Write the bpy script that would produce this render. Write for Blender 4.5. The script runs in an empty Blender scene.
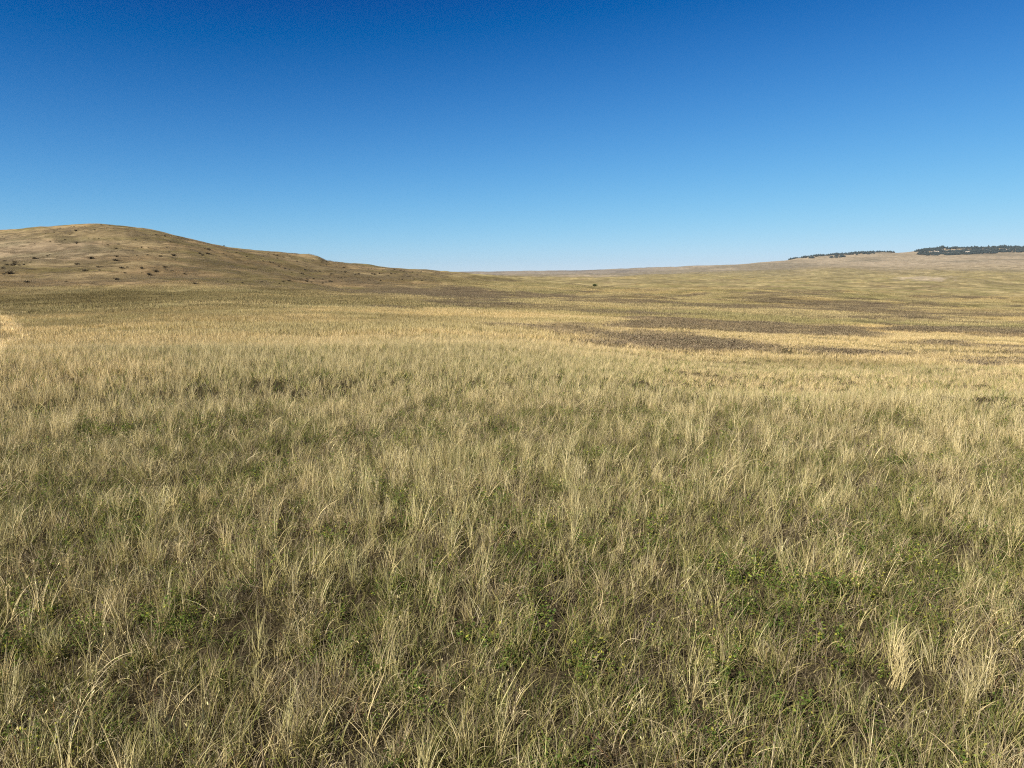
import bpy, math, random
import numpy as np
from mathutils import Vector, Matrix

rng = np.random.default_rng(7)
random.seed(7)
SC = bpy.context.scene
COL = SC.collection

# ------------------------------------------------------------------ camera
EYE = 1.65
F_PX = 773.0
PITCH = math.atan(108.0 / F_PX)
cam_d = bpy.data.cameras.new('camera')
cam = bpy.data.objects.new('camera', cam_d)
COL.objects.link(cam)
cam.location = (0, 0, EYE)
cam.rotation_euler = (math.pi / 2 - PITCH, 0, 0)
cam_d.sensor_width = 36.0
cam_d.lens = 36.0 * F_PX / 1024.0
cam_d.clip_start = 0.05
cam_d.clip_end = 60000
SC.camera = cam
cam_d.dof.use_dof = False


def to_px(X, Y, Z):
    """where a point of the ground falls in the photograph (used only to lay out patches of the prairie)"""
    h = Z - EYE
    yu = h * math.cos(PITCH) + Y * math.sin(PITCH)
    zc = np.maximum(Y * math.cos(PITCH) - h * math.sin(PITCH), 1e-3)
    return 512 + F_PX * X / zc, 384 - F_PX * yu / zc


# ------------------------------------------------------------------ noise
_tab = np.random.default_rng(11).random((256, 256))


def vnoise(x, y, seed=0):
    x = np.asarray(x, float) + seed * 17.31
    y = np.asarray(y, float) + seed * 9.77
    xi = np.floor(x); yi = np.floor(y)
    fx = x - xi; fy = y - yi
    fx = fx * fx * fx * (fx * (fx * 6 - 15) + 10); fy = fy * fy * fy * (fy * (fy * 6 - 15) + 10)
    xi = xi.astype(np.int64) & 255; yi = yi.astype(np.int64) & 255
    x1 = (xi + 1) & 255; y1 = (yi + 1) & 255
    a = _tab[xi, yi]; b = _tab[x1, yi]; c = _tab[xi, y1]; d = _tab[x1, y1]
    return (a + (b - a) * fx) * (1 - fy) + (c + (d - c) * fx) * fy


def fbm(x, y, scale, seed=0, octv=4, gain=0.5):
    """0..1, feature size = scale"""
    r = 0; amp = 1; tot = 0; f = 1.0 / scale
    for o in range(octv):
        ca, sa = math.cos(0.7 * o + 0.3), math.sin(0.7 * o + 0.3)
        r = r + amp * vnoise((x * ca - y * sa) * f, (x * sa + y * ca) * f, seed + o * 3)
        tot += amp; amp *= gain; f *= 2.03
    return r / tot


def sstep(a, b, x):
    t = np.clip((x - a) / (b - a), 0, 1)
    return t * t * (3 - 2 * t)


# ------------------------------------------------------------------ terrain
XC = np.array([-260, 0, 50, 100, 150, 200, 250, 290, 318, 340, 380, 440, 500, 560, 640, 700, 790, 850, 920, 1024, 1280.])
DC = np.array([9, 13, 20, 30, 45, 70, 100, 130, 160, 200, 260, 330, 420, 520, 700, 1000, 1500, 2200, 3200, 4500, 6000, 9000, 20000.])
# drop below eye level in photo pixels, columns at XC
S = np.array([
 # -260   0    50   100  150  200  250  290  318  340  380  440  500  560  640  700  790  850  920 1024 1280
 [141.7]*21,
 [ 99,  99,  99,  99,  99,  99,  99,  99,  99,  99,  99,  99, 100, 105, 111, 116, 118, 119, 119, 120, 120],
 [ 78,  77,  77,  76,  76,  76,  76,  76,  76,  76,  76,  77,  79,  84,  90,  94,  96,  97,  98,  99,  99],
 [ 66,  64,  64,  63,  62,  62,  61,  61,  61,  61,  61,  62,  64,  68,  75,  80,  83,  85,  86,  87,  87],
 [ 55,  53,  52,  51,  50,  49,  49,  49,  49,  49,  49,  50,  52,  55,  59,  62,  65,  67,  68,  70,  70],
 [ 43,  41,  40,  38,  37,  36,  36,  36,  37,  37,  38,  39,  41,  43,  45,  48,  51,  52,  54,  56,  56],
 [ 34,  31,  29,  28,  27,  26,  26,  27,  28,  29,  29,  30,  32,  33,  35,  37,  40,  41,  43,  45,  45],
 [ 24,  22,  21,  20,  19,  19,  19,  21,  22,  23,  23,  24,  26,  27,  29,  30,  33,  34,  36,  38,  38],
 [ 12,  11,  11,  11,  11,  11,  13,  15,  16,  17,  18,  20,  22,  23,  24,  26,  28,  29,  31,  33,  33],
 [  0,  -2,  -2,  -2,  -1,   2,   5,   8,  10,  12,  13,  15,  17,  18,  20,  22,  23,  25,  27,  28,  28],
 [-16, -21, -23, -24, -21, -15,  -7,  -2,   2,   4,   7,  10,  12,  14,  16,  17,  18,  20,  22,  23,  23],
 [-30, -39, -43, -45, -40, -31, -22, -13,  -7,  -5,  -1,   6,   8,  10,  12,  13,  15,  16,  18,  19,  20],
 [-36, -44, -49, -51, -46, -34, -25, -21, -20, -12,  -8,   2,   6,   8,   9,  11,  12,  13,  15,  16,  16],
 [-34, -42, -46, -48, -42, -31, -22, -20, -18, -11,  -8,   1,   5, 6.5,   8,   9,  10,  11,  12,  13,  13],
 [-24, -30, -33, -33, -28, -20, -14, -10,  -9,  -6,  -3,   1,   4,   5, 6.5,   7,   7,   8,   9,  10,  10],
 [-10, -12, -12, -12, -10,  -8,  -6,  -4,  -3,  -1,   1, 2.5, 3.5, 4.5, 4.5, 4.5,   4,   4,   4,   5,   5],
 [ -4,  -4,  -4,  -4,  -3,  -2,  -2,  -1,   0,   0,   1, 2.5,   3, 3.5, 1.0,   0,   0,  -1,  -1,  -1,   0],
 [ -3,  -3,  -3,  -3,  -2,  -2,  -1,   0,   0,   0,   0, 1.5, 1.5, 1.5, 0.5,  -1,  -5,  -8,  -9, -11, -11],
 [ -2,  -2,  -2,  -2,  -2,  -1,  -1,   0,   0,   0,   0, 0.5,   0, -.5,  -3,  -6, -11, -14, -17, -19, -20],
 [ -2,  -2,  -2,  -2,  -2,  -2,  -2,  -1,  -1,  -1,  -1,  -1,-1.5,-2.5,  -5,  -8, -16, -20, -24, -26, -28],
 [ -2,  -2,  -2,  -2,  -2,  -2,  -2,  -2,  -2,  -2,  -2,-3.5,-4.5,-5.5,  -8, -10, -13, -16, -20, -22, -24],
 [ -1,  -1,  -1,  -1,  -1,  -1,  -1,  -1,  -1,  -1,  -1,  -1,  -2,  -3,  -4,  -5,  -6,  -7,  -8,  -9, -10],
 [  0]*21,
], float)


_c = np.array([np.interp(328, XC, r_) for r_ in S])
_j = int(np.searchsorted(XC, 328))
_c[11] = -6; _c[12] = -14.0; _c[13] = -12.5
XC = np.insert(XC, _j, 328.0); S = np.insert(S, _j, _c, axis=1)
for _r, _x, _v in ((12, 290, -22.5), (12, 318, -19.5), (12, 340, -12.5), (11, 440, 3.0), (12, 380, -9.2), (12, 440, -4.0), (12, 500, 1.5),
                   (13, 380, -9.0), (13, 440, -4.6), (13, 500, .5), (14, 440, -3.0), (14, 500, 1.5)):
    S[_r, int(np.nonzero(XC == _x)[0][0])] = _v


def pchip_axis(xk, yk, xq):
    """monotone cubic interpolation along axis 0"""
    h = np.diff(xk); dl = np.diff(yk, axis=0) / h[:, None]
    m = np.zeros_like(yk)
    w1 = 2 * h[1:] + h[:-1]; w2 = h[1:] + 2 * h[:-1]
    same = (dl[:-1] * dl[1:]) > 0
    with np.errstate(divide='ignore', invalid='ignore'):
        hm = (w1 + w2)[:, None] / (w1[:, None] / dl[:-1] + w2[:, None] / dl[1:])
    m[1:-1] = np.where(same, hm, 0)
    m[0] = dl[0]; m[-1] = dl[-1]
    i = np.clip(np.searchsorted(xk, xq) - 1, 0, len(xk) - 2)
    t = ((xq - xk[i]) / h[i])[:, None]; hh = h[i][:, None]
    return ((2*t**3 - 3*t**2 + 1) * yk[i] + (t**3 - 2*t**2 + t) * hh * m[i]
            + (-2*t**3 + 3*t**2) * yk[i+1] + (t**3 - t**2) * hh * m[i+1])


LG = np.linspace(math.log(9), math.log(20000), 500)
XG = np.linspace(-260, 1280, 600)
_t = pchip_axis(np.log(DC), S, LG)
SG = pchip_axis(XC, _t.T.copy(), XG).T      # (LG, XG)


def base_height(X, Y):
    """terrain height without the fine relief"""
    R = np.hypot(X, Y)
    az = np.arctan2(X, Y)
    azc = np.clip(az, -0.93, 0.93)
    Yd = np.where(np.abs(az) < 0.93, Y, R * math.cos(0.93))
    Yd = np.maximum(Yd, 0.01)
    px = 512 + F_PX * np.tan(azc) / math.cos(PITCH)
    gx = np.clip((px - XG[0]) / (XG[1] - XG[0]), 0, len(XG) - 1.001)
    gy = np.clip((np.log(np.maximum(Yd, 9.0)) - LG[0]) / (LG[1] - LG[0]), 0, len(LG) - 1.001)
    ix = gx.astype(int); iy = gy.astype(int); fx = gx - ix; fy = gy - iy
    s = (SG[iy, ix]*(1-fx) + SG[iy, ix+1]*fx)*(1-fy) + (SG[iy+1, ix]*(1-fx) + SG[iy+1, ix+1]*fx)*fy
    ang = np.arctan((108 - s - 0 + 0) / F_PX)  # placeholder, replaced below
    # pixel row -> ray angle (exact for any X)
    ang = np.arctan((384 - (276 + s)) / F_PX) - PITCH
    z = EYE + np.tan(ang) * Yd
    w = sstep(8.5, 13, Yd)
    z = z * w
    back = 1 - sstep(0.95, 1.9, np.abs(az))
    return z * (0.15 + 0.85 * back)


Z0 = float(base_height(np.array([0.]), np.array([9.5]))[0])


def height(X, Y):
    R = np.hypot(X, Y)
    z = base_height(X, Y)
    z = z + (fbm(X, Y, 1.7, 1, 3) - .5) * 0.14 * sstep(0.0, 4, R)
    z = z + (fbm(X, Y, 9., 2, 3) - .5) * 0.35 * sstep(10, 30, R)
    hillw = sstep(150, 210, R) * (1 - sstep(1500, 2200, R)) 
    z = z + (fbm(X, Y, 30, 3, 5, .55) - .5) * 3.2 * hillw
    z = z + (fbm(X * 0.6, Y, 7, 4, 3) - .5) * 1.0 * hillw
    z = z + (fbm(X, Y, 60, 5, 4) - .5) * 1.6 * sstep(70, 200, R) * (1 - sstep(1500, 2500, R)) * (1 - hillw * (X < 0))
    z = z + (fbm(X, Y, 240, 9, 5, .55) - .5) * 15 * sstep(500, 1000, R) * (1 - sstep(2500, 3500, R))
    # far swells
    z = z + (fbm(X, Y, 420, 6, 6, .6) - .5) * 26 * sstep(900, 2200, R)
    # wooded scarp at the right end of the ridge
    px = 512 + F_PX * X / np.maximum(Y, 1) / math.cos(PITCH)
    sc = sstep(3900, 4350, Y) * (1 - sstep(4700, 5600, Y)) * (Y > 100)
    wd = sstep(895, 925, px) * 16 + sstep(785, 800, px) * (1 - sstep(880, 905, px)) * 9
    z = z + sc * wd * (0.1 + 2.2 * np.abs(fbm(X, Y, 190, 8, 4) - .2))
    return z


def normal_at(X, Y, e):
    zx = (height(X + e, Y) - height(X - e, Y)) / (2 * e)
    zy = (height(X, Y + e) - height(X, Y - e)) / (2 * e)
    n = np.stack([-zx, -zy, np.ones_like(zx)], -1)
    return n / np.linalg.norm(n, axis=-1, keepdims=True)


# ------------------------------------------------------------------ cover of the prairie, by place
def ell(px, py, cx, cy, rx, ry, soft=0.5, tilt=0.0):
    dx = px - cx; dy = py - cy - tilt * dx
    d = np.sqrt((dx / rx) ** 2 + (dy / ry) ** 2)
    return 1 - sstep(1 - soft, 1 + soft, d)


def cover(X, Y, Z):
    """fields 0..1: sage (purple brown low scrub), green, dark swale, straw, gold, pink, bare"""
    px, py = to_px(X, Y, Z)
    R = np.hypot(X, Y)
    px = px + (fbm(X, Y, 1 + 0.12 * 60, 21, 3) - .5) * 60 * sstep(20, 60, R)
    wob = (fbm(X, Y, 14, 22, 4) - .5) * 2
    wob2 = (fbm(X, Y, 45, 29, 3) - .5) * 2
    q = py + wob * 6 * sstep(15, 60, R) + wob2 * 3 * sstep(60, 120, R)
    sage = np.zeros_like(X)
    for cx, cy, rx, ry, tl, a in [
        (447, 293, 66, 4.6, .03, 1.6), (555, 296, 62, 2.2, .03, .9), (560, 308, 110, 3.6, .05, .65), (650, 312, 60, 2.2, .03, .4),
        (500, 303, 70, 2.6, .06, .7), (835, 304, 85, 4.2, .05, 1.0), (790, 293, 60, 1.6, .01, .6), (780, 330, 95, 4.0, .05, .8),
        (685, 345, 82, 6.5, .04, 1.3), (875, 353, 62, 3.2, .04, .7), (1000, 362, 45, 4.5, .0, .6), (1010, 335, 40, 2.4, .0, .4),
        (960, 297, 45, 1.6, .0, .45), (330, 280, 40, 3.0, .06, .5), (930, 286, 60, 1.2, 0, .35)]:
        sage = np.maximum(sage, a * ell(px, q, cx, cy, rx, ry, .45, tl))
    fine = fbm(X, Y, 2.6 + 0 * X, 25, 4, .6)
    sage = sage * (.5 + .5 * sstep(.36, .56, fbm(X, Y, 11, 23, 4) + .02)) * (.45 + .55 * sstep(.38, .58, fine))
    sage = np.maximum(sage, 0.45 * sstep(.60, .72, fbm(X, Y * 1.0, 17, 24, 4)) * sstep(22, 50, R) * sstep(300, 460, px) * (1 - sstep(900, 1500, R)))
    swale = np.maximum.reduce([ell(px, q, 60, 300, 150, 6.0, .5, -.03), .8 * ell(px, q, 230, 292, 110, 3.6, .5, -.02),
                               .5 * ell(px, q, 330, 277, 90, 3, .5, .05), .6 * ell(px, q, 420, 278, 120, 3.0, .5, .02),
                               .5 * ell(px, q, 420, 325, 70, 2.5, .5, -.03), .5 * ell(px, q, 250, 318, 90, 2.0, .5, -.06),
                               .7 * ell(px, q, 830, 365, 90, 3.5, .5, .02), .5 * ell(px, q, 780, 302, 60, 3, .5, .05)])
    swale = np.maximum(swale, .75 * sstep(.48, .62, fbm(X, Y, 20, 27, 5, .6)) * sstep(30, 80, R) * (1 - sstep(250, 420, px)) * sstep(284, 300, py))
    swale = np.maximum(swale, .6 * sstep(.52, .60, fbm(X * .5, Y, 9, 33, 4)) * sstep(30, 60, R) * (1 - sstep(380, 520, px)) * sstep(284, 296, py))
    hill = (1 - sstep(400, 490, px)) * sstep(125, 215, R + (fbm(X, Y, 35, 28, 4) - .5) * 90) * (1 - sstep(900, 1200, R))
    gold = sstep(14, 30, R) * (1 - sstep(900, 2200, R)) * sstep(380, 700, px)
    far = sstep(1500, 2600, R)
    rx, ry = to_px(X, Y, Z)
    cxl = np.interp(ry, [306, 314, 326, 340, 352, 372], [-14, 1, 10, 7, 1, -14])
    track = (1 - sstep(3.5, 8, np.abs(rx - cxl - 3 * wob))) * sstep(304, 312, ry) * (1 - sstep(358, 372, ry)) * (R > 12)
    rut = (1 - sstep(2.5, 6, np.abs(rx - cxl + 10))) * sstep(322, 330, ry) * (1 - sstep(352, 362, ry)) * (R > 12)
    bare = ell(px, py, 925, 278.5, 22, 2.2, .5) + 0.5 * hill * ell(px, py, 20, 250, 90, 12, .6)
    green = fbm(X, Y, 1.3, 31, 4)
    return dict(px=px, py=py, R=R, sage=np.clip(sage * 1.45, 0, .97) * sstep(17, 27, R), swale=np.clip(swale, 0, 1), hill=hill, gold=gold,
                far=far, track=track, rut=rut, bare=np.clip(bare, 0, 1), green=green)


def lin(r, g, b):
    f = lambda c: (c/255/12.92 if c <= 10 else ((c/255+.055)/1.055)**2.4)
    return np.array([f(r), f(g), f(b)])


def mixc(a, b, t):
    t = np.asarray(t)[..., None]
    return a * (1 - t) + b * t


# albedo of vegetation seen as a whole, by place (used to tint the grass and to colour the far ground)
def cover_colour(c, X, Y):
    base = mixc(np.array([.350, .285, .145]), np.array([.265, .230, .115]), sstep(.38, .60, fbm(X, Y, 7, 41, 5, .6)))
    base = mixc(base, np.array([.335, .275, .145]), c['gold'] * .8)
    base = mixc(base, np.array([.345, .270, .130]), c['gold'] * sstep(.5, .7, fbm(X, Y, 22, 42, 4)) * .8)
    base = mixc(base, np.array([.215, .195, .090]), c['gold'] * sstep(.47, .60, fbm(X, Y, 24, 43, 5, .6)) * .75)
    base = mixc(base, np.array([.262, .203, .115]), c['hill'] * .9)
    base = mixc(base, np.array([.165, .140, .062]), c['hill'] * sstep(.45, .56, fbm(X * .5, Y, 16, 44, 5, .65)) * .8)
    base = mixc(base, np.array([.300, .215, .120]), c['hill'] * sstep(.52, .66, fbm(X * .6, Y, 20, 45, 4)) * .7)
    base = mixc(base, np.array([.140, .106, .076]), c['sage'] * .92)
    base = mixc(base, np.array([.150, .122, .056]), c['swale'] * .9)
    base = mixc(base, np.array([.560, .460, .260]), c['track'])
    base = mixc(base, np.array([.11, .085, .055]), c['rut'] * .8)
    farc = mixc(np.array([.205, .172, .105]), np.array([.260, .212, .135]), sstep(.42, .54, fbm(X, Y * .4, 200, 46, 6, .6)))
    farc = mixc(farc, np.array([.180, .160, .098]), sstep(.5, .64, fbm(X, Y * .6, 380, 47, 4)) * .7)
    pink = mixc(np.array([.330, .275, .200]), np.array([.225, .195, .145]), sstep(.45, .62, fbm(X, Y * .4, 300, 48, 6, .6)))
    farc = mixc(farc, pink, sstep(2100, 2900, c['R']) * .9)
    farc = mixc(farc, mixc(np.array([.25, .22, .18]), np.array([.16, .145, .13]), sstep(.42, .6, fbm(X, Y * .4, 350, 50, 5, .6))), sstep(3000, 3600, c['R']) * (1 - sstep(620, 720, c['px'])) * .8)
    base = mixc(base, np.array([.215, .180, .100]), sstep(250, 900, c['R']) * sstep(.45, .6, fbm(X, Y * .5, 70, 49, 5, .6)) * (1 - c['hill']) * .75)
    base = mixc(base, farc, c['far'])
    base = mixc(base, np.array([.42, .35, .27]), c['bare'] * .7)
    return base


# ------------------------------------------------------------------ materials
def new_mat(name):
    m = bpy.data.materials.new(name); m.use_nodes = True
    nt = m.node_tree; nt.nodes.clear()
    out = nt.nodes.new('ShaderNodeOutputMaterial')
    return m, nt, out


def N(nt, typ, **kw):
    n = nt.nodes.new(typ)
    for k, v in kw.items():
        setattr(n, k, v)
    return n


def ground_material():
    m, nt, out = new_mat('prairie_soil')
    L = nt.links.new
    at = N(nt, 'ShaderNodeAttribute', attribute_name='Col')
    geo = N(nt, 'ShaderNodeNewGeometry')
    def noise(scale, detail=6, rough=.6):
        n = N(nt, 'ShaderNodeTexNoise'); n.inputs['Scale'].default_value = scale
        n.inputs['Detail'].default_value = detail; n.inputs['Roughness'].default_value = rough
        L(geo.outputs['Position'], n.inputs['Vector']); return n
    def ramp(n, lo, hi, a, b):
        r = N(nt, 'ShaderNodeMapRange'); L(n.outputs['Fac'], r.inputs['Value'])
        r.inputs['From Min'].default_value = lo; r.inputs['From Max'].default_value = hi
        r.inputs['To Min'].default_value = a; r.inputs['To Max'].default_value = b
        return r
    n1, n2, n3 = noise(2.2, 8, .7), noise(.28, 6, .65), noise(.05, 5, .6)
    r1, r2, r3 = ramp(n1, .3, .7, .70, 1.30), ramp(n2, .32, .68, .62, 1.36), ramp(n3, .38, .62, .72, 1.22)
    m1 = N(nt, 'ShaderNodeMath', operation='MULTIPLY'); L(r1.outputs[0], m1.inputs[0]); L(r2.outputs[0], m1.inputs[1])
    m2 = N(nt, 'ShaderNodeMath', operation='MULTIPLY'); L(m1.outputs[0], m2.inputs[0]); L(r3.outputs[0], m2.inputs[1])
    mul = N(nt, 'ShaderNodeVectorMath', operation='SCALE')
    L(at.outputs['Color'], mul.inputs[0]); L(m2.outputs[0], mul.inputs['Scale'])
    b = N(nt, 'ShaderNodeBsdfDiffuse'); b.inputs['Roughness'].default_value = 0
    bump = N(nt, 'ShaderNodeBump'); bump.inputs['Strength'].default_value = .6; bump.inputs['Distance'].default_value = .25
    add = N(nt, 'ShaderNodeMath', operation='ADD'); L(n1.outputs['Fac'], add.inputs[0]); L(n2.outputs['Fac'], add.inputs[1])
    L(add.outputs[0], bump.inputs['Height']); L(bump.outputs[0], b.inputs['Normal'])
    L(mul.outputs[0], b.inputs['Color']); L(b.outputs[0], out.inputs['Surface'])
    return m


def plant_material(name, transl=.3, gloss=.06):
    m, nt, out = new_mat(name)
    L = nt.links.new
    at = N(nt, 'ShaderNodeAttribute', attribute_name='Col')
    ti = N(nt, 'ShaderNodeAttribute', attribute_name='tint', attribute_type='INSTANCER')
    mul = N(nt, 'ShaderNodeVectorMath', operation='MULTIPLY')
    L(at.outputs['Color'], mul.inputs[0]); L(ti.outputs['Color'], mul.inputs[1])
    d = N(nt, 'ShaderNodeBsdfDiffuse'); t = N(nt, 'ShaderNodeBsdfTranslucent')
    L(mul.outputs[0], d.inputs['Color']); L(mul.outputs[0], t.inputs['Color'])
    mx = N(nt, 'ShaderNodeMixShader'); mx.inputs[0].default_value = transl
    L(d.outputs[0], mx.inputs[1]); L(t.outputs[0], mx.inputs[2])
    g = N(nt, 'ShaderNodeBsdfGlossy'); g.inputs['Roughness'].default_value = .45
    g.inputs['Color'].default_value = (.9, .9, .9, 1)
    mg = N(nt, 'ShaderNodeMixShader'); mg.inputs[0].default_value = gloss
    L(mx.outputs[0], mg.inputs[1]); L(g.outputs[0], mg.inputs[2])
    L(mg.outputs[0], out.inputs['Surface'])
    return m


def vcol_material(name, rough=.9, var=.3, scale=1.0):
    m, nt, out = new_mat(name)
    L = nt.links.new
    at = N(nt, 'ShaderNodeAttribute', attribute_name='Col')
    geo = N(nt, 'ShaderNodeNewGeometry')
    n = N(nt, 'ShaderNodeTexNoise'); n.inputs['Scale'].default_value = scale; n.inputs['Detail'].default_value = 5
    L(geo.outputs['Position'], n.inputs['Vector'])
    r = N(nt, 'ShaderNodeMapRange'); L(n.outputs['Fac'], r.inputs['Value'])
    r.inputs['From Min'].default_value = .3; r.inputs['From Max'].default_value = .7
    r.inputs['To Min'].default_value = 1 - var; r.inputs['To Max'].default_value = 1 + var
    mul = N(nt, 'ShaderNodeVectorMath', operation='SCALE')
    L(at.outputs['Color'], mul.inputs[0]); L(r.outputs[0], mul.inputs['Scale'])
    d = N(nt, 'ShaderNodeBsdfDiffuse'); L(mul.outputs[0], d.inputs['Color'])
    L(d.outputs[0], out.inputs['Surface'])
    return m


M_SOIL = ground_material()
M_GRASS = plant_material('dry_grass', .22, .008)
M_LEAF = plant_material('forb_leaf', .35, .0)
M_SHRUB = vcol_material('sage_leaf', var=.25, scale=2.0)
M_ROCK = vcol_material('pale_rock', var=.25, scale=.05)


# ------------------------------------------------------------------ mesh helpers
def mesh_from(name, V, Fc, C=None, mat=None, smooth=False):
    me = bpy.data.meshes.new(name)
    V = np.asarray(V, np.float32); Fc = np.asarray(Fc, np.int32)
    k = Fc.shape[1]
    me.vertices.add(len(V)); me.vertices.foreach_set('co', V.ravel())
    me.loops.add(Fc.size); me.loops.foreach_set('vertex_index', Fc.ravel())
    me.polygons.add(len(Fc)); me.polygons.foreach_set('loop_start', np.arange(0, Fc.size, k, dtype=np.int32))
    me.polygons.foreach_set('loop_total', np.full(len(Fc), k, np.int32))
    if smooth:
        me.polygons.foreach_set('use_smooth', np.ones(len(Fc), bool))
    me.update(calc_edges=True)
    if C is not None:
        a = me.color_attributes.new('Col', 'FLOAT_COLOR', 'POINT')
        c4 = np.ones((len(V), 4), np.float32); c4[:, :3] = C
        a.data.foreach_set('color', c4.ravel())
    if mat:
        me.materials.append(mat)
    return me


def link(name, me, label=None, cat=None, group=None, kind=None, parent=None):
    o = bpy.data.objects.new(name, me); COL.objects.link(o)
    if label: o['label'] = label
    if cat: o['category'] = cat
    if group: o['group'] = group
    if kind: o['kind'] = kind
    if parent: o.parent = parent
    return o


# ------------------------------------------------------------------ build terrain (polar grid, 360 degrees)
nr = 560
rr = np.concatenate([[0.0], np.geomspace(0.6, 11000, nr)])
fr = np.linspace(-math.radians(50), math.radians(50), 520)
bk = np.linspace(math.radians(50), math.radians(310), 92)[1:-1]
azs = np.concatenate([fr, bk]); na = len(azs)
RR, AA = np.meshgrid(rr, azs, indexing='ij')
GX = RR * np.sin(AA); GY = RR * np.cos(AA)
GZ = height(GX, GY)
cv = cover(GX, GY, GZ)
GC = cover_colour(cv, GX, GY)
soil = mixc(np.array([.026, .019, .014]), np.array([.048, .037, .027]), fbm(GX, GY, .6, 61, 3))
litter = GC * .62
nearw = 1 - sstep(10, 60, RR)
GC = mixc(GC * 1.0, soil, nearw * .85 * (1 - .9 * cv['track']))
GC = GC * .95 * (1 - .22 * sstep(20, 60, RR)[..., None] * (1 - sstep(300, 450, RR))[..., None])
idx = np.arange(RR.size).reshape(RR.shape)
i0 = idx[:-1, :]; i1 = idx[1:, :]
j1 = np.roll(i0, -1, axis=1); k1 = np.roll(i1, -1, axis=1)
quads = np.stack([i0, i1, k1, j1], -1)
quads = quads[:, :, ::-1]
# split: hill, distant ridge, ground
rm = (RR[:-1] + RR[1:]) / 2
am = AA[:-1]
pxm = cv['px'][:-1] if False else (512 + F_PX * np.tan(np.clip(am, -1.2, 1.2)) / math.cos(PITCH))
front = (am < 1.0) & (am > -1.2)
hill_foot = 150 + 0.00075 * np.clip(pxm, 0, 460) ** 2
is_hill = front & (pxm < 452) & (rm > hill_foot) & (rm < 1100)
is_ridge = front & (rm > 2600) & ~is_hill
sel = {'hill': is_hill, 'distant_ridge': is_ridge, 'ground': ~(is_hill | is_ridge)}
Vall = np.stack([GX, GY, GZ], -1).reshape(-1, 3); Call = GC.reshape(-1, 3)
for nm, mk in sel.items():
    q = quads[mk].reshape(-1, 4)
    u, inv = np.unique(q, return_inverse=True)
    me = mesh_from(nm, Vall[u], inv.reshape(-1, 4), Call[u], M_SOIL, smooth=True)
    o = link(nm, me, kind='structure')
    me.validate()


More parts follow.
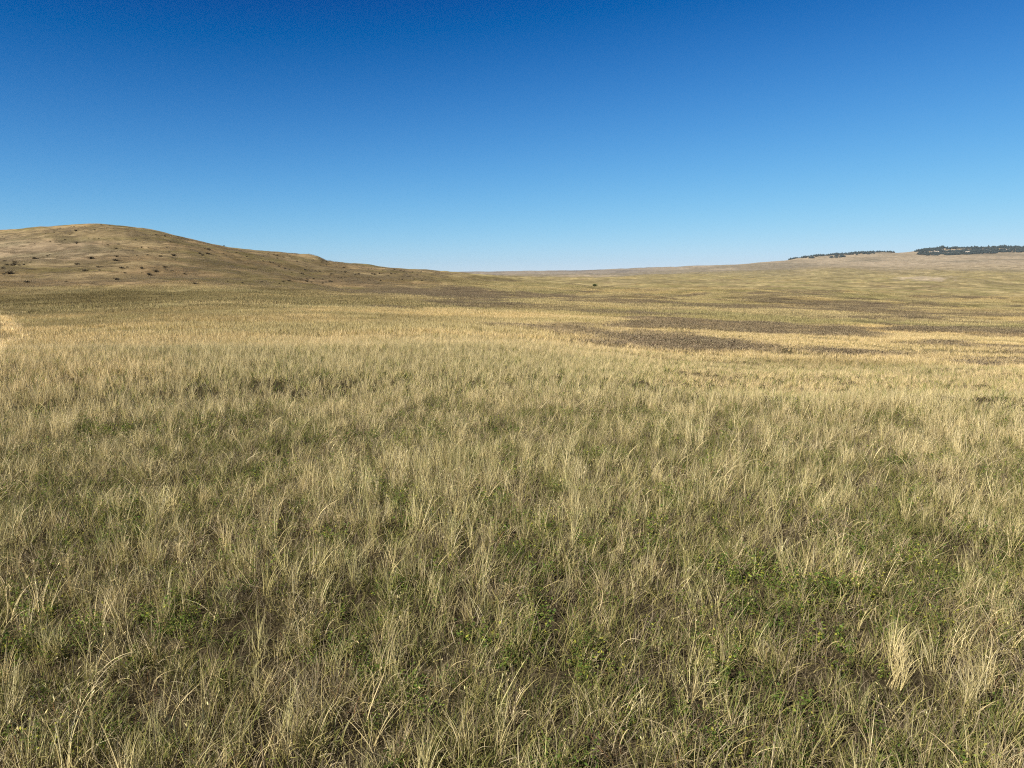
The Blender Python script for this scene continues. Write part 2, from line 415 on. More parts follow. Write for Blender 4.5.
# ------------------------------------------------------------------ grass blades
class Tuft:
    def __init__(self):
        self.V = []; self.F = []; self.C = []; self.n = 0

    def blades(self, n, rad, L, lean, curve, width, cols, seg=5, base_dark=.55, tipcol=None, spread=1.0, centre=(0, 0), zscale=1.0, wob=.0, rg=rng):
        th = rg.random(n) * 2 * math.pi
        r = rad * np.sqrt(rg.random(n))
        bx = centre[0] + r * np.cos(th); by = centre[1] + r * np.sin(th)
        phi = th + rg.normal(0, 1.0, n) * spread
        ln = rg.uniform(*L, n); a0 = np.abs(rg.normal(0, lean, n)); k = rg.uniform(*curve, n)
        w = rg.uniform(*width, n)
        tw = rg.random(n) * math.pi
        s = np.linspace(0, 1, seg + 1)
        ang = a0[:, None] + k[:, None] * s[None] ** 1.4
        dphi = phi[:, None] + rg.normal(0, wob, (n, 1)) * s[None] * 2
        ds = ln[:, None] / seg
        dx = np.sin(ang) * np.cos(dphi) * ds; dy = np.sin(ang) * np.sin(dphi) * ds; dz = np.cos(ang) * ds * zscale
        z0 = np.zeros((n, 1))
        px = bx[:, None] + np.concatenate([z0, np.cumsum(dx[:, :-1], 1)], 1)
        py = by[:, None] + np.concatenate([z0, np.cumsum(dy[:, :-1], 1)], 1)
        pz = np.maximum(np.concatenate([z0 - .01, np.cumsum(dz[:, :-1], 1)], 1), -.01 + 0 * s)
        pz = np.maximum(pz, .004 * (s[None] > 0))
        wd = w[:, None] * (1 - s[None] ** 2 * .85) * .5
        wx = -np.sin(phi + tw * .6)[:, None] * wd; wy = np.cos(phi + tw * .6)[:, None] * wd
        wz = (np.sin(tw) * .5)[:, None] * wd
        P = np.stack([px, py, pz], -1); W = np.stack([wx, wy, wz], -1)
        V = np.stack([P - W, P + W], 2)               # n, seg+1, 2, 3
        ci = rg.integers(0, len(cols), n)
        c = np.array(cols)[ci] * rg.uniform(.8, 1.2, (n, 1))
        tc = c if tipcol is None else np.array(tipcol)[rg.integers(0, len(tipcol), n)]
        c = c[:, None, :] * (1 - s[None, :, None]) + tc[:, None, :] * s[None, :, None]
        C = np.repeat(c[:, :, None, :], 2, 2)
        st = (seg + 1) * 2
        b = (np.arange(n) * st)[:, None] + self.n
        f = []
        for i in range(seg):
            f.append(np.stack([b[:, 0] + 2*i, b[:, 0] + 2*i + 1, b[:, 0] + 2*i + 3, b[:, 0] + 2*i + 2], -1))
        self.V.append(V.reshape(-1, 3)); self.C.append(C.reshape(-1, 3)); self.F.append(np.concatenate(f))
        self.n += n * st
        return P

    def leaves(self, P, D, size, cols, rg=rng, asp=.45):
        """small pointed leaves at points P"""
        n = len(P)
        az = rg.random(n) * 2 * math.pi; el = rg.uniform(-.2, 1.0, n)
        d = np.stack([np.cos(az) * np.cos(el), np.sin(az) * np.cos(el), np.sin(el)], -1) + D
        d /= np.linalg.norm(d, axis=1, keepdims=True)
        up = rg.normal(0, .5, (n, 3)) + np.array([0, 0, 1])
        sd = np.cross(d, up); sd /= np.linalg.norm(sd, axis=1, keepdims=True) + 1e-6
        ln = rg.uniform(.6, 1.3, n)[:, None] * size
        nn = np.cross(sd, d)
        V = np.stack([P, P + d * ln * .5 + sd * ln * asp * .5, P + d * ln - nn * ln * .15, P + d * ln * .5 - sd * ln * asp * .5], 1)
        c = np.array(cols)[rg.integers(0, len(cols), n)] * rg.uniform(.75, 1.25, (n, 1))
        b = (np.arange(n) * 4)[:, None] + self.n
        self.V.append(V.reshape(-1, 3)); self.F.append(b + np.arange(4)[None]); self.C.append(np.repeat(c, 4, 0))
        self.n += 4 * n

    def build(self, name, mat):
        return mesh_from(name, np.concatenate(self.V), np.concatenate(self.F), np.concatenate(self.C), mat)


STRAW = [(.66, .54, .29), (.56, .46, .24), (.78, .66, .41), (.46, .365, .18)]
OLIVE = [(.32, .28, .10), (.40, .34, .14), (.25, .235, .08), (.44, .37, .17)]
GREEN = [(.12, .15, .04), (.17, .19, .05), (.24, .245, .075), (.085, .115, .03)]
GREY = [(.29, .24, .15), (.38, .32, .20), (.20, .165, .11), (.48, .41, .27)]
RUST = [(.22, .12, .06), (.28, .17, .09)]
FORB = [(.095, .15, .03), (.13, .19, .04), (.20, .25, .05), (.07, .11, .03)]

variants = {}   # class -> list of meshes


def add_var(cls, t, mat):
    variants.setdefault(cls, []).append(t.build('%s_clump' % cls, mat))


for v in range(12):   # upright bunches, near
    t = Tuft()
    t.blades(20, .03 + .02 * (v % 4), (.15, .31), .14, (.0, .9), (.0018, .0034), STRAW + OLIVE[1:2], 6, tipcol=STRAW, spread=3)
    t.blades(7, .03 + .015 * (v % 4), (.24, .37), .11, (.0, .5), (.0022, .0038), STRAW, 6, spread=3)
    t.blades(9, .035, (.10, .22), .35, (.8, 2.6), (.0018, .0030), OLIVE + STRAW, 6, wob=.5)
    add_var('straw', t, M_GRASS)
for v in range(6):   # low green leaves under them, near
    t = Tuft()
    t.blades(24, .06, (.07, .17), .38, (.2, 1.8), (.0024, .0042), GREEN + OLIVE[2:3], 4, tipcol=GREEN + OLIVE, wob=.3)
    t.blades(8, .06, (.07, .18), .7, (1, 3), (.0015, .0028), GREY + STRAW[:1], 5, wob=.8)
    add_var('green', t, M_GRASS)
for v in range(6):   # grey curled thatch, near
    t = Tuft()
    t.blades(38, .10, (.07, .22), .75, (.6, 3.0), (.0014, .0028), GREY + GREY + STRAW[:2] + OLIVE[:2] + RUST[:1], 6, spread=3, wob=1.2)
    t.blades(4, .06, (.2, .32), .5, (1.2, 3.0), (.0018, .0030), STRAW + GREY, 8, wob=.9)
    add_var('thatch', t, M_GRASS)
for v in range(6):   # leafy forbs, near
    t = Tuft()
    P = t.blades(10, .045, (.05, .16), .5, (.0, .8), (.0020, .0030), [(.16, .15, .06), (.20, .13, .07)], 5)
    pts = P[:, 1:, :].reshape(-1, 3)
    pts = np.concatenate([pts, pts + rng.normal(0, .010, pts.shape), pts + rng.normal(0, .010, pts.shape)])
    t.leaves(pts, 0, .013 + .003 * (v % 3), FORB + ([(.34, .34, .06)] if v % 2 else []), asp=.34 + .1 * (v % 3))
    add_var('forb', t, M_LEAF)
for v in range(5):   # loose litter
    t = Tuft()
    t.blades(46, .16, (.04, .15), 1.1, (-.3, 1.6), (.0014, .0032), [(.20, .16, .10), (.27, .22, .14), (.14, .11, .07), (.34, .28, .18)] + OLIVE[:3], 4, spread=4, wob=1.2)
    add_var('litter', t, M_GRASS)
for v in range(6):   # tall leaning stalks with narrow seed heads, near
    t = Tuft()
    P = t.blades(5 + v % 3, .02, (.26, .40), .24, (.0, .9), (.0026, .0040), STRAW, 7, spread=.4)
    hd = P[:, -3:, :].reshape(-1, 3); hd = np.concatenate([hd, hd * [1, 1, 1] + rng.normal(0, .004, hd.shape)])
    t.leaves(hd, np.array([0, 0, 1.6]), .022, STRAW, asp=.16)
    t.blades(8, .03, (.16, .32), .45, (.6, 2.4), (.0022, .0036), STRAW + OLIVE, 7, spread=3, wob=.4)
    add_var('stalk', t, M_GRASS)
for v in range(7):   # mid distance bunches
    t = Tuft()
    t.blades(15, .03 + .015 * (v % 4), (.17, .33), .14, (.0, .8), (.0032, .0054), STRAW + OLIVE[1:2], 3, tipcol=STRAW, spread=3)
    t.blades(6, .05, (.10, .22), .4, (.6, 2.0), (.003, .005), OLIVE + STRAW, 3)
    add_var('midgrass', t, M_GRASS)
for v in range(5):   # low growth between them
    t = Tuft()
    t.blades(14, .12, (.07, .16), .45, (.2, 1.6), (.004, .008), GREEN + OLIVE[:3], 3)
    t.blades(12, .14, (.05, .15), .9, (.4, 2), (.003, .006), GREY + STRAW[1:2], 3, wob=.8)
    add_var('midlow', t, M_GRASS)
for v in range(6):
    t = Tuft()
    for q in range(10):
        a, r = rng.random() * 6.28, .62 * math.sqrt(rng.random())
        k = rng.uniform(.78, 1.08)
        pal = [tuple(np.array(cc) * k) for cc in STRAW + OLIVE[1:2]]
        t.blades(9, .05, (.13, .26), .16, (.0, .8), (.006, .011), pal, 2, centre=(r*math.cos(a), r*math.sin(a)))
    t.blades(44, .62, (.05, .15), .6, (.2, 1.4), (.008, .015), GREEN[1:3] + OLIVE + OLIVE + GREY[:2], 2)
    add_var('fargrass', t, M_GRASS)
for v in range(6):
    t = Tuft()
    for q in range(24):
        a, r = rng.random() * 6.28, 2.6 * math.sqrt(rng.random())
        t.blades(9, .30, (.12, .28), .3, (.1, 1.0), (.022, .04), [(.47, .39, .20), (.42, .35, .17), (.38, .33, .15), (.44, .36, .20)], 2, centre=(r*math.cos(a), r*math.sin(a)))
    add_var('distgrass', t, M_GRASS)
for v in range(4):    # low scrub of the dark patches
    t = Tuft()
    t.blades(16, .12, (.12, .28), .5, (.0, .8), (.004, .008), [(.27, .21, .14), (.21, .16, .11), (.38, .31, .20)], 3)
    P = rng.normal(0, .10, (110, 3)) * [1, 1, .5] + [0, 0, .10]; P[:, 2] = np.clip(P[:, 2], .02, .25)
    t.leaves(P, 0, .02, [(.21, .17, .12), (.26, .22, .15), (.17, .13, .10)])
    add_var('scrub', t, M_GRASS)
for v in range(4):    # the same far off: a patch
    t = Tuft()
    P = rng.normal(0, .75, (420, 3)) * [1, 1, 0] + [0, 0, .1]; P[:, 2] = rng.uniform(.02, .22, 420)
    t.leaves(P, 0, .085, [(.19, .15, .10), (.24, .19, .125), (.14, .11, .075), (.22, .19, .11), (.30, .24, .15)])
    add_var('scrubpatch', t, M_GRASS)


def unlinked_collection(name, keys):
    c = bpy.data.collections.new(name); order = {}
    k = 0
    for key in keys:
        for me in variants[key]:
            o = bpy.data.objects.new('%s_%03d' % (name, k), me)
            c.objects.link(o)
            order.setdefault(key, []).append(k); k += 1
    return c, order


def euler_align(n, spin):
    """XYZ euler of a rotation taking z to n, with a spin about z first"""
    c, s = np.cos(spin), np.sin(spin)
    nx, ny, nz = n[:, 0], n[:, 1], n[:, 2]
    zero = np.zeros_like(nx)
    xa = np.stack([nz, zero, -nx], -1); xa /= np.linalg.norm(xa, axis=1, keepdims=True)
    ya = np.cross(n, xa)
    X = xa * c[:, None] + ya * s[:, None]; Yv = -xa * s[:, None] + ya * c[:, None]
    # matrix columns X,Y,n ; R = Rz*Ry*Rx
    ey = np.arcsin(np.clip(-X[:, 2], -1, 1)); ex = np.arctan2(Yv[:, 2], n[:, 2]); ez = np.arctan2(X[:, 1], X[:, 0])
    return np.stack([ex, ey, ez], -1)


def scatter_object(name, keys, items, label, cat):
    """ONE stuff object: points carry which clump, rotation, scale, tint"""
    coll, order = unlinked_collection(name + '_clumps', keys)
    Ps, Rt, Sc, Id, Ti = [], [], [], [], []
    for key, P, rot, sc, tint in items:
        ids = np.array(order[key])
        Ps.append(P); Rt.append(rot); Sc.append(sc); Ti.append(tint)
        Id.append(ids[rng.integers(0, len(ids), len(P))])
    P = np.concatenate(Ps).astype(np.float32); rot = np.concatenate(Rt).astype(np.float32)
    sc = np.concatenate(Sc).astype(np.float32); idn = np.concatenate(Id).astype(np.int32); ti = np.concatenate(Ti).astype(np.float32)
    me = bpy.data.meshes.new(name)
    me.vertices.add(len(P)); me.vertices.foreach_set('co', P.ravel())
    a = me.attributes.new('rot', 'FLOAT_VECTOR', 'POINT'); a.data.foreach_set('vector', rot.ravel())
    a = me.attributes.new('scl', 'FLOAT_VECTOR', 'POINT'); a.data.foreach_set('vector', sc.ravel())
    a = me.attributes.new('idn', 'INT', 'POINT'); a.data.foreach_set('value', idn)
    c4 = np.ones((len(P), 4), np.float32); c4[:, :3] = ti
    a = me.attributes.new('tint', 'FLOAT_COLOR', 'POINT'); a.data.foreach_set('color', c4.ravel())
    o = link(name, me, label, cat, kind='stuff')
    ng = bpy.data.node_groups.new(name + '_scatter', 'GeometryNodeTree')
    ng.interface.new_socket('Geometry', in_out='INPUT', socket_type='NodeSocketGeometry')
    ng.interface.new_socket('Geometry', in_out='OUTPUT', socket_type='NodeSocketGeometry')
    gi = ng.nodes.new('NodeGroupInput'); go = ng.nodes.new('NodeGroupOutput')
    ci = ng.nodes.new('GeometryNodeCollectionInfo'); ci.inputs['Collection'].default_value = coll
    ci.inputs['Separate Children'].default_value = True; ci.inputs['Reset Children'].default_value = True
    ip = ng.nodes.new('GeometryNodeInstanceOnPoints'); ip.inputs['Pick Instance'].default_value = True
    def attr(nm, typ):
        n = ng.nodes.new('GeometryNodeInputNamedAttribute'); n.data_type = typ; n.inputs['Name'].default_value = nm
        return n
    L = ng.links.new
    L(gi.outputs[0], ip.inputs['Points']); L(ci.outputs[0], ip.inputs['Instance'])
    L(attr('idn', 'INT').outputs['Attribute'], ip.inputs['Instance Index'])
    r = attr('rot', 'FLOAT_VECTOR'); e = ng.nodes.new('FunctionNodeEulerToRotation')
    L(r.outputs['Attribute'], e.inputs[0]); L(e.outputs[0], ip.inputs['Rotation'])
    L(attr('scl', 'FLOAT_VECTOR').outputs['Attribute'], ip.inputs['Scale'])
    L(ip.outputs[0], go.inputs[0])
    md = o.modifiers.new('scatter', 'NODES'); md.node_group = ng
    return o


def sample_sector(d0, d1, density, half=0.80, margin=3.0):
    """jittered points between two distances, wider than the view so a step aside still finds grass"""
    w = d1 * half + margin
    y0 = -margin if d0 <= 0 else max(d0 * .6, 0)
    area = 2 * w * (d1 - y0)
    n = int(area * density)
    X = rng.uniform(-w, w, n); Y = rng.uniform(y0, d1, n)
    R = np.hypot(X, Y)
    ok = (R >= d0) & (R < d1) & (np.abs(X) < np.maximum(Y, 0) * half + margin)
    return X[ok], Y[ok]


SUBT = {}


def place(key, X, Y, smin, smax, e=.3, hmul=None, tintf=None, lean=0.0, follow=1.0):
    Z = height(X, Y)
    n = normal_at(X, Y, e)
    n = n * follow + np.array([0, 0, 1]) * (1 - follow)
    n = n + rng.normal(0, lean, n.shape) * [1, 1, 0]
    n /= np.linalg.norm(n, axis=1, keepdims=True)
    rot = euler_align(n, rng.random(len(X)) * 2 * math.pi)
    s = rng.uniform(smin, smax, len(X))
    sc = np.stack([s, s, s * (1 if hmul is None else hmul)], -1)
    t = np.ones((len(X), 3)) * rng.uniform(.88, 1.12, (len(X), 1)) if tintf is None else tintf
    return (key, np.stack([X, Y, Z - .005], -1), rot, sc, t)


STRAW_MEAN = np.array([.40, .35, .18])


def veg_tint(X, Y, c, amount):
    col = cover_colour(c, X, Y)
    t = col / np.array([.30, .255, .135])
    return (1 + (t - 1) * amount) * rng.uniform(.85, 1.15, (len(X), 1))


items_g, items_t, items_f, items_s = [], [], [], []
# --- near field, every bunch fully modelled
X, Y = sample_sector(0, 10.5, 135)
Z = height(X, Y); c = cover(X, Y, Z)
g1 = fbm(X, Y, .9, 71, 5, .65); g2 = fbm(X, Y, .7, 72, 3); g3 = fbm(X, Y, .35, 73, 2)
gap = sstep(.30, .50, g3 + .06)      # holes in the sward
u = rng.random(len(X))
far_w = sstep(5.5, 10, np.hypot(X, Y))
dark = sstep(.36, .47, g3)               # small holes where hardly anything stands
w_forb = sstep(.42, .56, g1) * .34 + .14
w_thatch = sstep(.46, .58, g2) * .34 + .06
k0 = rng.random(len(X)) < .50 + .50 * dark
kf = k0 & (u < w_forb)
kt = k0 & (u >= w_forb) & (u < w_forb + w_thatch)
kg = k0 & (u >= w_forb + w_thatch)
vt = veg_tint(X, Y, c, .3)
items_g.append(place('green', X[kg], Y[kg], .55, 1.05, .1, None, vt[kg] * .86, .1))
items_t.append(place('thatch', X[kt], Y[kt], .5, 1.05, .1, None, None, .1))
items_f.append(place('forb', X[kf], Y[kf], .5, 1.0, .1, None, rng.uniform(.65, 1.1, (int(kf.sum()), 1)) * np.ones(3), .1))
X, Y = sample_sector(0, 10.5, 80)
Z = height(X, Y); c = cover(X, Y, Z); R = np.hypot(X, Y)
g4 = fbm(X, Y, .55, 75, 4, .6); g5 = fbm(X, Y, 2.2, 76, 3)
pr = (.28 + .72 * sstep(.38, .54, g4)) * (.72 + .28 * sstep(4, 9, R))
k = rng.random(len(X)) < pr
st = rng.random(len(X)) < .24
hm = (.72 + .5 * fbm(X, Y, 2.4, 74, 3)) * (.78 + .22 * sstep(.38, .55, g4))
vt = veg_tint(X, Y, c, .4) * rng.uniform(.80, 1.22, (len(X), 1))
vt = vt * mixc(np.array([1., 1., 1.]), np.array([.72, .80, .70]), rng.random(len(X)) * (1 - sstep(5, 10, R)))
for key, kk, a, b, ln in [('straw', k & ~st, .45, .84, .15), ('stalk', k & st, .5, .86, .18)]:
    items_g.append(place(key, X[kk], Y[kk], a, b, .1, hm[kk], vt[kk], ln))
X, Y = sample_sector(0, 10.5, 62)
items_t.append(place('litter', X, Y, .7, 1.3, .1, rng.uniform(.6, 1.6, len(X)), rng.uniform(.6, .95, (len(X), 1)) * np.ones(3), .1))
# --- mid
X, Y = sample_sector(9.0, 32, 58)
Z = height(X, Y); c = cover(X, Y, Z); R = np.hypot(X, Y)
crest = sstep(560, 700, c['px']) * sstep(10.6, 11.6, R)        # beyond the brow on the right the grass is short and sparse
u = rng.random(len(X))
cl = .52 + .48 * sstep(.40, .55, fbm(X, Y, .8, 77, 4, .6))
band = sstep(9, 10.5, R) * (1 - sstep(27, 32, R))
k = u < band * (1 - .25 * crest) * (1 - .6 * c['sage']) * cl * (1 - .3 * c['track']) * (1 - .7 * c['rut'])
hm = (.72 + .5 * fbm(X, Y, 3.0, 74, 3)) * (1 - .45 * crest) * (1 + .2 * sstep(560, 700, c['px']) * (1 - sstep(10.6, 11.6, R)))
items_g.append(place('midgrass', X[k], Y[k], .52, .94, .2, hm[k], veg_tint(X, Y, c, .8)[k] * rng.uniform(.68, 1.10, (int(k.sum()), 1)), .12))
k2 = (u > .62) & (c['sage'] * rng.random(len(X)) > .25)
items_s.append(place('scrub', X[k2], Y[k2], .7, 1.3, .2, None, None, .1))
X, Y = sample_sector(9.0, 32, 20)
Z = height(X, Y); c = cover(X, Y, Z); R = np.hypot(X, Y)
k = rng.random(len(X)) < sstep(9, 10.5, R) * (1 - sstep(27, 32, R)) * (.5 + .5 * sstep(.35, .5, fbm(X, Y, .7, 73, 3))) * (1 - .55 * sstep(560, 700, c['px']) * sstep(10.6, 11.6, R))
items_g.append(place('midlow', X[k], Y[k], .8, 1.3, .2, None, veg_tint(X, Y, c, .6)[k], .1))
# --- far
X, Y = sample_sector(26, 95, 4.4)
Z = height(X, Y); c = cover(X, Y, Z); R = np.hypot(X, Y)
crest = sstep(560, 700, c['px'])
pr = sstep(26, 32, R) * (1 - sstep(75, 95, R)) * (1 - .5 * c['sage']) * (.4 + .6 * sstep(.36, .54, fbm(X, Y, 2.6, 78, 3))) * (1 - .3 * c['track']) * (1 - .7 * c['rut'])
k = rng.random(len(X)) < pr
hm = (.75 + .5 * fbm(X, Y, 5.0, 74, 3)) * (1 - .3 * crest)
items_g.append(place('fargrass', X[k], Y[k], .75, 1.2, .5, hm[k], veg_tint(X, Y, c, .95)[k] * [.92, .90, .86], .05))
k2 = (rng.random(len(X)) < .5) & (c['sage'] * rng.random(len(X)) > .15)
items_s.append(place('scrubpatch', X[k2], Y[k2], .4, .9, .5, None, None, .03))
# --- distant
X, Y = sample_sector(75, 430, .26)
Z = height(X, Y); c = cover(X, Y, Z); R = np.hypot(X, Y)
pr = sstep(75, 95, R) * (1 - sstep(230, 400, R)) * (1 - .95 * c['sage']) * (.35 + .65 * sstep(.35, .6, fbm(X, Y, 9, 76, 3))) * (1 - .6 * c['hill'])
k = rng.random(len(X)) < pr
sh = 1 - .35 * c['hill'][k]
items_g.append(place('distgrass', X[k], Y[k], .7, 1.2, 1.5, sh, veg_tint(X, Y, c, 1.0)[k] * .84, .02))
X, Y = sample_sector(75, 420, .34)
Z = height(X, Y); c = cover(X, Y, Z)
k2 = (c['sage'] * rng.random(len(X)) > .28) | ((c['hill'] > .5) & (fbm(X, Y, 8, 79, 5, .7) > .475))
items_s.append(place('scrubpatch', X[k2], Y[k2], .45, 1.25, 1.0, None, None, .02))

print('instances', [sum(len(i[1]) for i in l) for l in (items_g, items_t, items_f, items_s)])
scatter_object('prairie_grass', ['straw', 'green', 'stalk', 'midgrass', 'midlow', 'fargrass', 'distgrass'], items_g,
               'straw coloured and olive bunch grass covering the whole prairie', 'grass')
scatter_object('dead_grass', ['thatch', 'litter'], items_t, 'grey curled dead grass lying low between the standing bunches', 'dead grass')
scatter_object('leafy_ground_cover', ['forb'], items_f, 'patches of low small-leaved green plants between the grass in the foreground', 'ground cover')
scatter_object('low_scrub', ['scrub', 'scrubpatch'], items_s, 'purplish brown low scrub in dark bands across the middle distance', 'scrub')


# ------------------------------------------------------------------ shrubs one can tell apart
def shrub_mesh(name, cols, n=420, flat=.55, seed=0):
    rg = np.random.default_rng(100 + seed)
    t = Tuft()
    t.blades(22, .08, (.35, .6), .6, (-.1, .5), (.03, .05), [(.12, .09, .07), (.16, .12, .10)], 3, rg=rg)
    lob = rg.normal(0, .17, (7, 3)) * [1, 1, .0] + [0, 0, .33]
    lob[:, 2] += rg.uniform(-.08, .12, 7)
    ci = rg.integers(0, 7, n)
    d = rg.normal(0, 1, (n, 3)); d /= np.linalg.norm(d, axis=1, keepdims=True)
    P = lob[ci] + d * (rg.uniform(.12, .27, n) ** 1)[:, None] * [1, 1, .8]
    P[:, 2] = np.maximum(P[:, 2], .04)
    t.leaves(P, d, .13, cols, rg=rg, asp=.7)
    return t.build(name, M_SHRUB)


SAGE = [(.15, .125, .075), (.19, .16, .10), (.11, .09, .06), (.23, .19, .13)]
sage_me = [shrub_mesh('sagebrush', SAGE, seed=i) for i in range(4)]


def ground_at_px(x, y, d0=14, d1=1400):
    """where the ground is met by the sight line through a photo point"""
    Yv = np.geomspace(d0, d1, 4000)
    ang = math.atan((384 - y) / F_PX) - PITCH
    h = np.tan(ang) * Yv
    zc = Yv * math.cos(PITCH) - h * math.sin(PITCH)
    Xv = (x - 512) / F_PX * zc
    g = height(Xv, Yv)
    below = np.nonzero(g > EYE + h)[0]
    if len(below) == 0: return None
    i = below[0]
    return Xv[i], Yv[i], g[i]


def put_shrub(p, size, label, group=None, hs=1.0, me=None, name='sagebrush', cat='shrub'):
    o = link(name, me or random.choice(sage_me), label, cat, group)
    o.location = (p[0], p[1], p[2] - .03)
    o.rotation_euler = (0, 0, random.random() * 6.28)
    o.scale = (size, size, size * hs)
    return o


named = [
    (27, 282, 2.0, 'wide dark sagebrush standing alone below the other shrubs at the left foot of the hill'),
    (10, 273, 2.6, 'broadest dark sagebrush, at the left edge of the photo low on the hill'),
    (14, 264, 1.9, 'dark sagebrush just above the broadest one on the left side of the hill'),
    (3, 268, 1.6, 'small dark sagebrush cut by the left edge of the photo on the hill'),
    (24, 264, 1.2, 'small round sagebrush right of the dark one on the left side of the hill'),
    (91, 258, 2.6, 'grey wide sagebrush in the middle of the hill face'),
    (77, 264, 2.0, 'brown sagebrush below and left of the grey wide one on the hill face'),
    (66, 281, .9, 'single tiny upright shrub on the grassy foot of the hill'),
    (115, 260, 2.0, 'dark sagebrush right of the grey wide one on the hill face'),
    (174, 255, 2.4, 'darkest double sagebrush below the right shoulder of the hill'),
    (199, 253, 2.2, 'bluish grey sagebrush beside the darkest double one on the right shoulder'),
    (207, 253, 1.8, 'bluish grey sagebrush furthest right of the grey pair on the shoulder'),
    (156, 271, 1.9, 'low sagebrush near the foot of the hill below the darkest double one'),
    (116, 279, 2.0, 'flat grey sagebrush on the pale strip at the hill foot'),
    (195, 283, 1.4, 'lone small shrub in the dark green swale under the hill'),
    (89, 301, .8, 'tiny dark bush on the near side of the swale at left'),
]
for x, y, s, lb in named:
    p = ground_at_px(x, y + 1)
    if p is not None:
        put_shrub(p, s * .82, lb, 'sagebrush on the left hill', hs=.55)
p = ground_at_px(595, 286.5, 60, 1300)
if p is not None:
    gm = shrub_mesh('bush', [(.09, .11, .05), (.12, .14, .06), (.07, .085, .04)], 500, seed=9)
    dd = math.hypot(p[0], p[1])
    put_shrub(p, dd * 6.0 / 773 / .9, 'dark green bush standing alone on the plain near the horizon', None, .55, gm, 'bush', 'bush')
cnt = 0
zone_lab = [
    ('small brown sagebrush scattered over the crest of the left hill', 'sagebrush on the crest of the hill'),
    ('small brown sagebrush scattered over the face of the left hill', 'sagebrush on the face of the hill'),
    ('small brown sagebrush scattered along the slope running down from the hill', 'sagebrush on the falling right slope')]
tries = 0
while cnt < 250 and tries < 20000:
    tries += 1
    x = random.uniform(-15, 425); 
    top = float(np.interp(x, [0, 50, 100, 150, 200, 250, 290, 330, 380, 440], [231, 227, 224, 229, 241, 250, 255, 262, 267, 272]))
    y = random.uniform(top + .5, min(284, top + 48))
    p = ground_at_px(x, y, 120, 900)
    if p is None: continue
    dn = float(fbm(np.array([p[0]]), np.array([p[1]]), 22, 81, 3)[0])
    if random.random() > max(0, (dn - .38) * 5): continue
    if 276 < y and x < 180 and random.random() < .7: continue
    s = random.choice([.5, .7, .8, .9, 1.0, 1.2, 1.5]) * random.uniform(.8, 1.1)
    z = 2 if x > 235 else (0 if y < top + 10 else 1)
    put_shrub(p, s, zone_lab[z][0], zone_lab[z][1], hs=random.uniform(.45, .75))
    cnt += 1
print('shrubs', cnt)

# ------------------------------------------------------------------ wooded ridge far right
def conifer(name, seed):
    rg = np.random.default_rng(300 + seed)
    V, Fc, C = [], [], []
    def cone(z0, z1, r, k=7):
        b = len(V)
        for i in range(k):
            a = 2 * math.pi * i / k + rg.random() * .4
            rr_ = r * rg.uniform(.7, 1.25)
            V.append((rr_ * math.cos(a), rr_ * math.sin(a), z0 + rg.uniform(-.4, .4)))
        V.append((rg.normal(0, .2), rg.normal(0, .2), z1))
        for i in range(k):
            Fc.append((b + i, b + (i + 1) % k, b + k))
        C.extend([(.050, .062, .062)] * (k + 1))
    b = len(V)
    cone(-.8, 4, .35, 5); C[b:] = [(.09, .06, .04)] * 6
    for j in range(4):
        cone(1.2 + j * 1.9, 4.6 + j * 2.1, 2.6 - j * .55)
    return mesh_from(name, V, Fc, C, M_SHRUB)


variants['conifer'] = [conifer('conifer', i) for i in range(5)]


def wood(name, x0, x1, n, d0, d1, dens_seed, label):
    """pines where the noise says so, between two azimuths and two distances"""
    d = rng.uniform(d0, d1, n * 8)
    x = rng.uniform(x0, x1, n * 8)
    Xw = (x - 512) / F_PX * d * math.cos(PITCH); Yw = d
    dn = fbm(Xw, Yw, 90, dens_seed, 4, .6)
    edge = sstep(x0, x0 + 12, x) * (1 - sstep(x1 - 8, x1 + 4, x))
    near_edge = np.interp(x, [788, 840, 893, 912, 930, 975, 1024, 1100], [4150, 4100, 4350, 3950, 3560, 3600, 4000, 4150])
    k = (rng.random(len(x)) < sstep(.44, .52, dn) * (.2 + .8 * edge)) & (d > near_edge + 500 * (fbm(Xw, Yw, 260, dens_seed + 5, 3) - .4))
    Xw, Yw = Xw[k][:n], Yw[k][:n]
    it = place('conifer', Xw, Yw, .5, 1.5, 5, None, None, .02, 0.0)
    big = (.55 + .9 * fbm(Xw, Yw, 60, 95, 3))[:, None]
    it = (it[0], it[1], it[2], it[3] * big * [2.3, 2.3, .8], it[4])
    return scatter_object(name, ['conifer'], [it], label, 'woods')


wood('distant_woods', 788, 893, 800, 4050, 4800, 91, 'thin strip of dark pines along the far ridge, left of the thicker woods')
wood('distant_woods', 912, 1100, 4200, 3560, 4900, 92, 'thick band of dark pines with pale rock on the far ridge at right')

# pale rock ledges between the pines
def ledge(name, seed, L, H, D):
    rg = np.random.default_rng(400 + seed)
    n = 14
    xs = np.linspace(-L/2, L/2, n); V = []; Fc = []
    for i, xx in enumerate(xs):
        e = max(0.0, math.sin(math.pi * i / (n - 1))) ** .5
        h = H * e * rg.uniform(.6, 1.1); yy = rg.normal(0, D * .15)
        V += [(xx, yy - D * .5, -4), (xx + rg.normal(0, 1), yy - D * .35, h * .55), (xx, yy - D * .2, h), (xx, yy + D * .5, h * .8), (xx, yy + D * .6, -4)]
    for i in range(n - 1):
        for j in range(4):
            a = i * 5 + j
            Fc.append((a, a + 5, a + 6, a + 1))
    C = np.ones((len(V), 3)) * np.array([.46, .40, .34]) * rg.uniform(.8, 1.1, (len(V), 1))
    return mesh_from(name, V, Fc, C, M_ROCK)


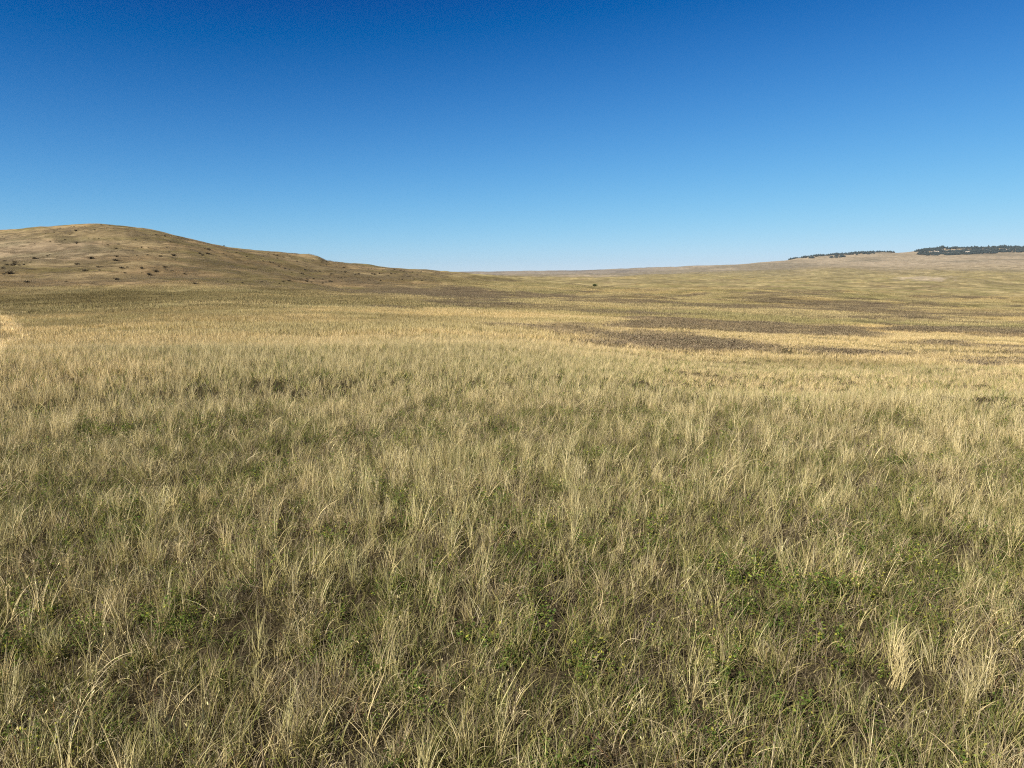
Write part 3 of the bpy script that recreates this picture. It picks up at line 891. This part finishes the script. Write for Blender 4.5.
for i, (x, y, L, H, lb) in enumerate([
    (953, 253.5, 70, 9, 'longest pale rock ledge among the pines of the far ridge'),
    (968, 252.5, 50, 8, 'pale rock ledge just right of the longest one on the far ridge'),
    (935, 252.0, 45, 7, 'pale rock ledge furthest left among the thick pines'),
    (985, 250.5, 55, 7, 'pale rock ledge high between the pines right of centre of the woods'),
    (1008, 250.5, 50, 6, 'pale rock ledge nearest the right edge of the photo on the far ridge')]):
    p = ground_at_px(x, y, 2500, 5200)
    if p is None: continue
    o = link('rock_ledge', ledge('rock_ledge', i, L, H, 14), lb, 'rock ledge', 'rock ledges on the far ridge')
    o.location = (p[0], p[1], p[2]); o.rotation_euler = (0, 0, -.5 + .1 * i)

# ------------------------------------------------------------------ air
def add_haze(density):
    me = bpy.data.meshes.new('haze')
    x0, x1, y0, y1, z0, z1 = -11500, 11500, -11500, 11500, float(Vall[:, 2].min()) - 1.0, float(Vall[:, 2].max()) + 28
    v = [(x, y, z) for z in (z0, z1) for y in (y0, y1) for x in (x0, x1)]
    f = [(0, 2, 3, 1), (4, 5, 7, 6), (0, 1, 5, 4), (2, 6, 7, 3), (0, 4, 6, 2), (1, 3, 7, 5)]
    me.from_pydata(v, [], f); me.update()
    m, nt, out = new_mat('air')
    pv = N(nt, 'ShaderNodeVolumePrincipled')
    pv.inputs['Color'].default_value = (.55, .76, 1.0, 1); pv.inputs['Density'].default_value = density
    pv.inputs['Anisotropy'].default_value = .2
    nt.links.new(pv.outputs[0], out.inputs['Volume'])
    me.materials.append(m)
    link('haze', me, kind='stuff', label='thin blue air fading the far ridge', cat='haze')


HAZE = 1.8e-5
if HAZE: add_haze(HAZE)

# ------------------------------------------------------------------ light
SUN_EL = math.radians(36); SUN_AZ = math.radians(-130)      # azimuth from +Y, clockwise seen from above: behind left
w = bpy.data.worlds.new('World'); SC.world = w; w.use_nodes = True
nt = w.node_tree; nt.nodes.clear()
sky = nt.nodes.new('ShaderNodeTexSky'); sky.sky_type = 'NISHITA'; sky.sun_disc = False
sky.sun_elevation = SUN_EL; sky.sun_rotation = SUN_AZ
sky.altitude = 1200; sky.air_density = 0.7; sky.dust_density = 0.0; sky.ozone_density = 3.0
EXPO = 0.93
sep = nt.nodes.new('ShaderNodeSeparateColor'); com = nt.nodes.new('ShaderNodeCombineColor')
nt.links.new(sky.outputs[0], sep.inputs[0])


def mth(op, x, y):
    n = nt.nodes.new('ShaderNodeMath'); n.operation = op
    nt.links.new(x, n.inputs[0]); n.inputs[1].default_value = y
    return n.outputs[0]


nt.links.new(mth('MULTIPLY', mth('MAXIMUM', mth('SUBTRACT', sep.outputs[0], 1.0), 0.02), .96), com.inputs[0])
for ch, kk, v0 in ((1, 1.88, 1.20), (2, 3.25, 2.0)):       # film-like shoulder: 10 * (1 - exp(-k (v - v0) / 10))
    ex = mth('MULTIPLY', mth('MAXIMUM', mth('SUBTRACT', sep.outputs[ch], v0), 0.05), -.1 * kk)
    pw = nt.nodes.new('ShaderNodeMath'); pw.operation = 'EXPONENT'; nt.links.new(ex, pw.inputs[0])
    sb = nt.nodes.new('ShaderNodeMath'); sb.operation = 'SUBTRACT'; sb.inputs[0].default_value = 1.0; nt.links.new(pw.outputs[0], sb.inputs[1])
    nt.links.new(mth('MULTIPLY', sb.outputs[0], 10.0), com.inputs[ch])
bg = nt.nodes.new('ShaderNodeBackground'); bg.inputs['Strength'].default_value = .1 / 2 ** EXPO
wo = nt.nodes.new('ShaderNodeOutputWorld')
nt.links.new(com.outputs[0], bg.inputs['Color']); nt.links.new(bg.outputs[0], wo.inputs['Surface'])
ld = bpy.data.lights.new('sun', 'SUN'); ld.energy = 5.0; ld.angle = math.radians(.53); ld.color = (1, .92, .79)
lo = bpy.data.objects.new('sun', ld); COL.objects.link(lo)
dv = Vector((math.sin(SUN_AZ) * math.cos(SUN_EL), math.cos(SUN_AZ) * math.cos(SUN_EL), math.sin(SUN_EL)))
lo.rotation_euler = dv.to_track_quat('Z', 'Y').to_euler(); lo.location = dv * 50

vs = SC.view_settings
vs.view_transform = 'Standard'; vs.look = 'None'; vs.exposure = EXPO; vs.gamma = 1; vs.use_curve_mapping = False
SC.cycles.use_denoising = False
SC.cycles.pixel_filter_type = 'BLACKMAN_HARRIS'; SC.cycles.filter_width = 1.15
SC.cycles.max_bounces = 5; SC.cycles.diffuse_bounces = 3; SC.cycles.glossy_bounces = 1
SC.cycles.transmission_bounces = 3; SC.cycles.volume_bounces = 0; SC.cycles.transparent_max_bounces = 4
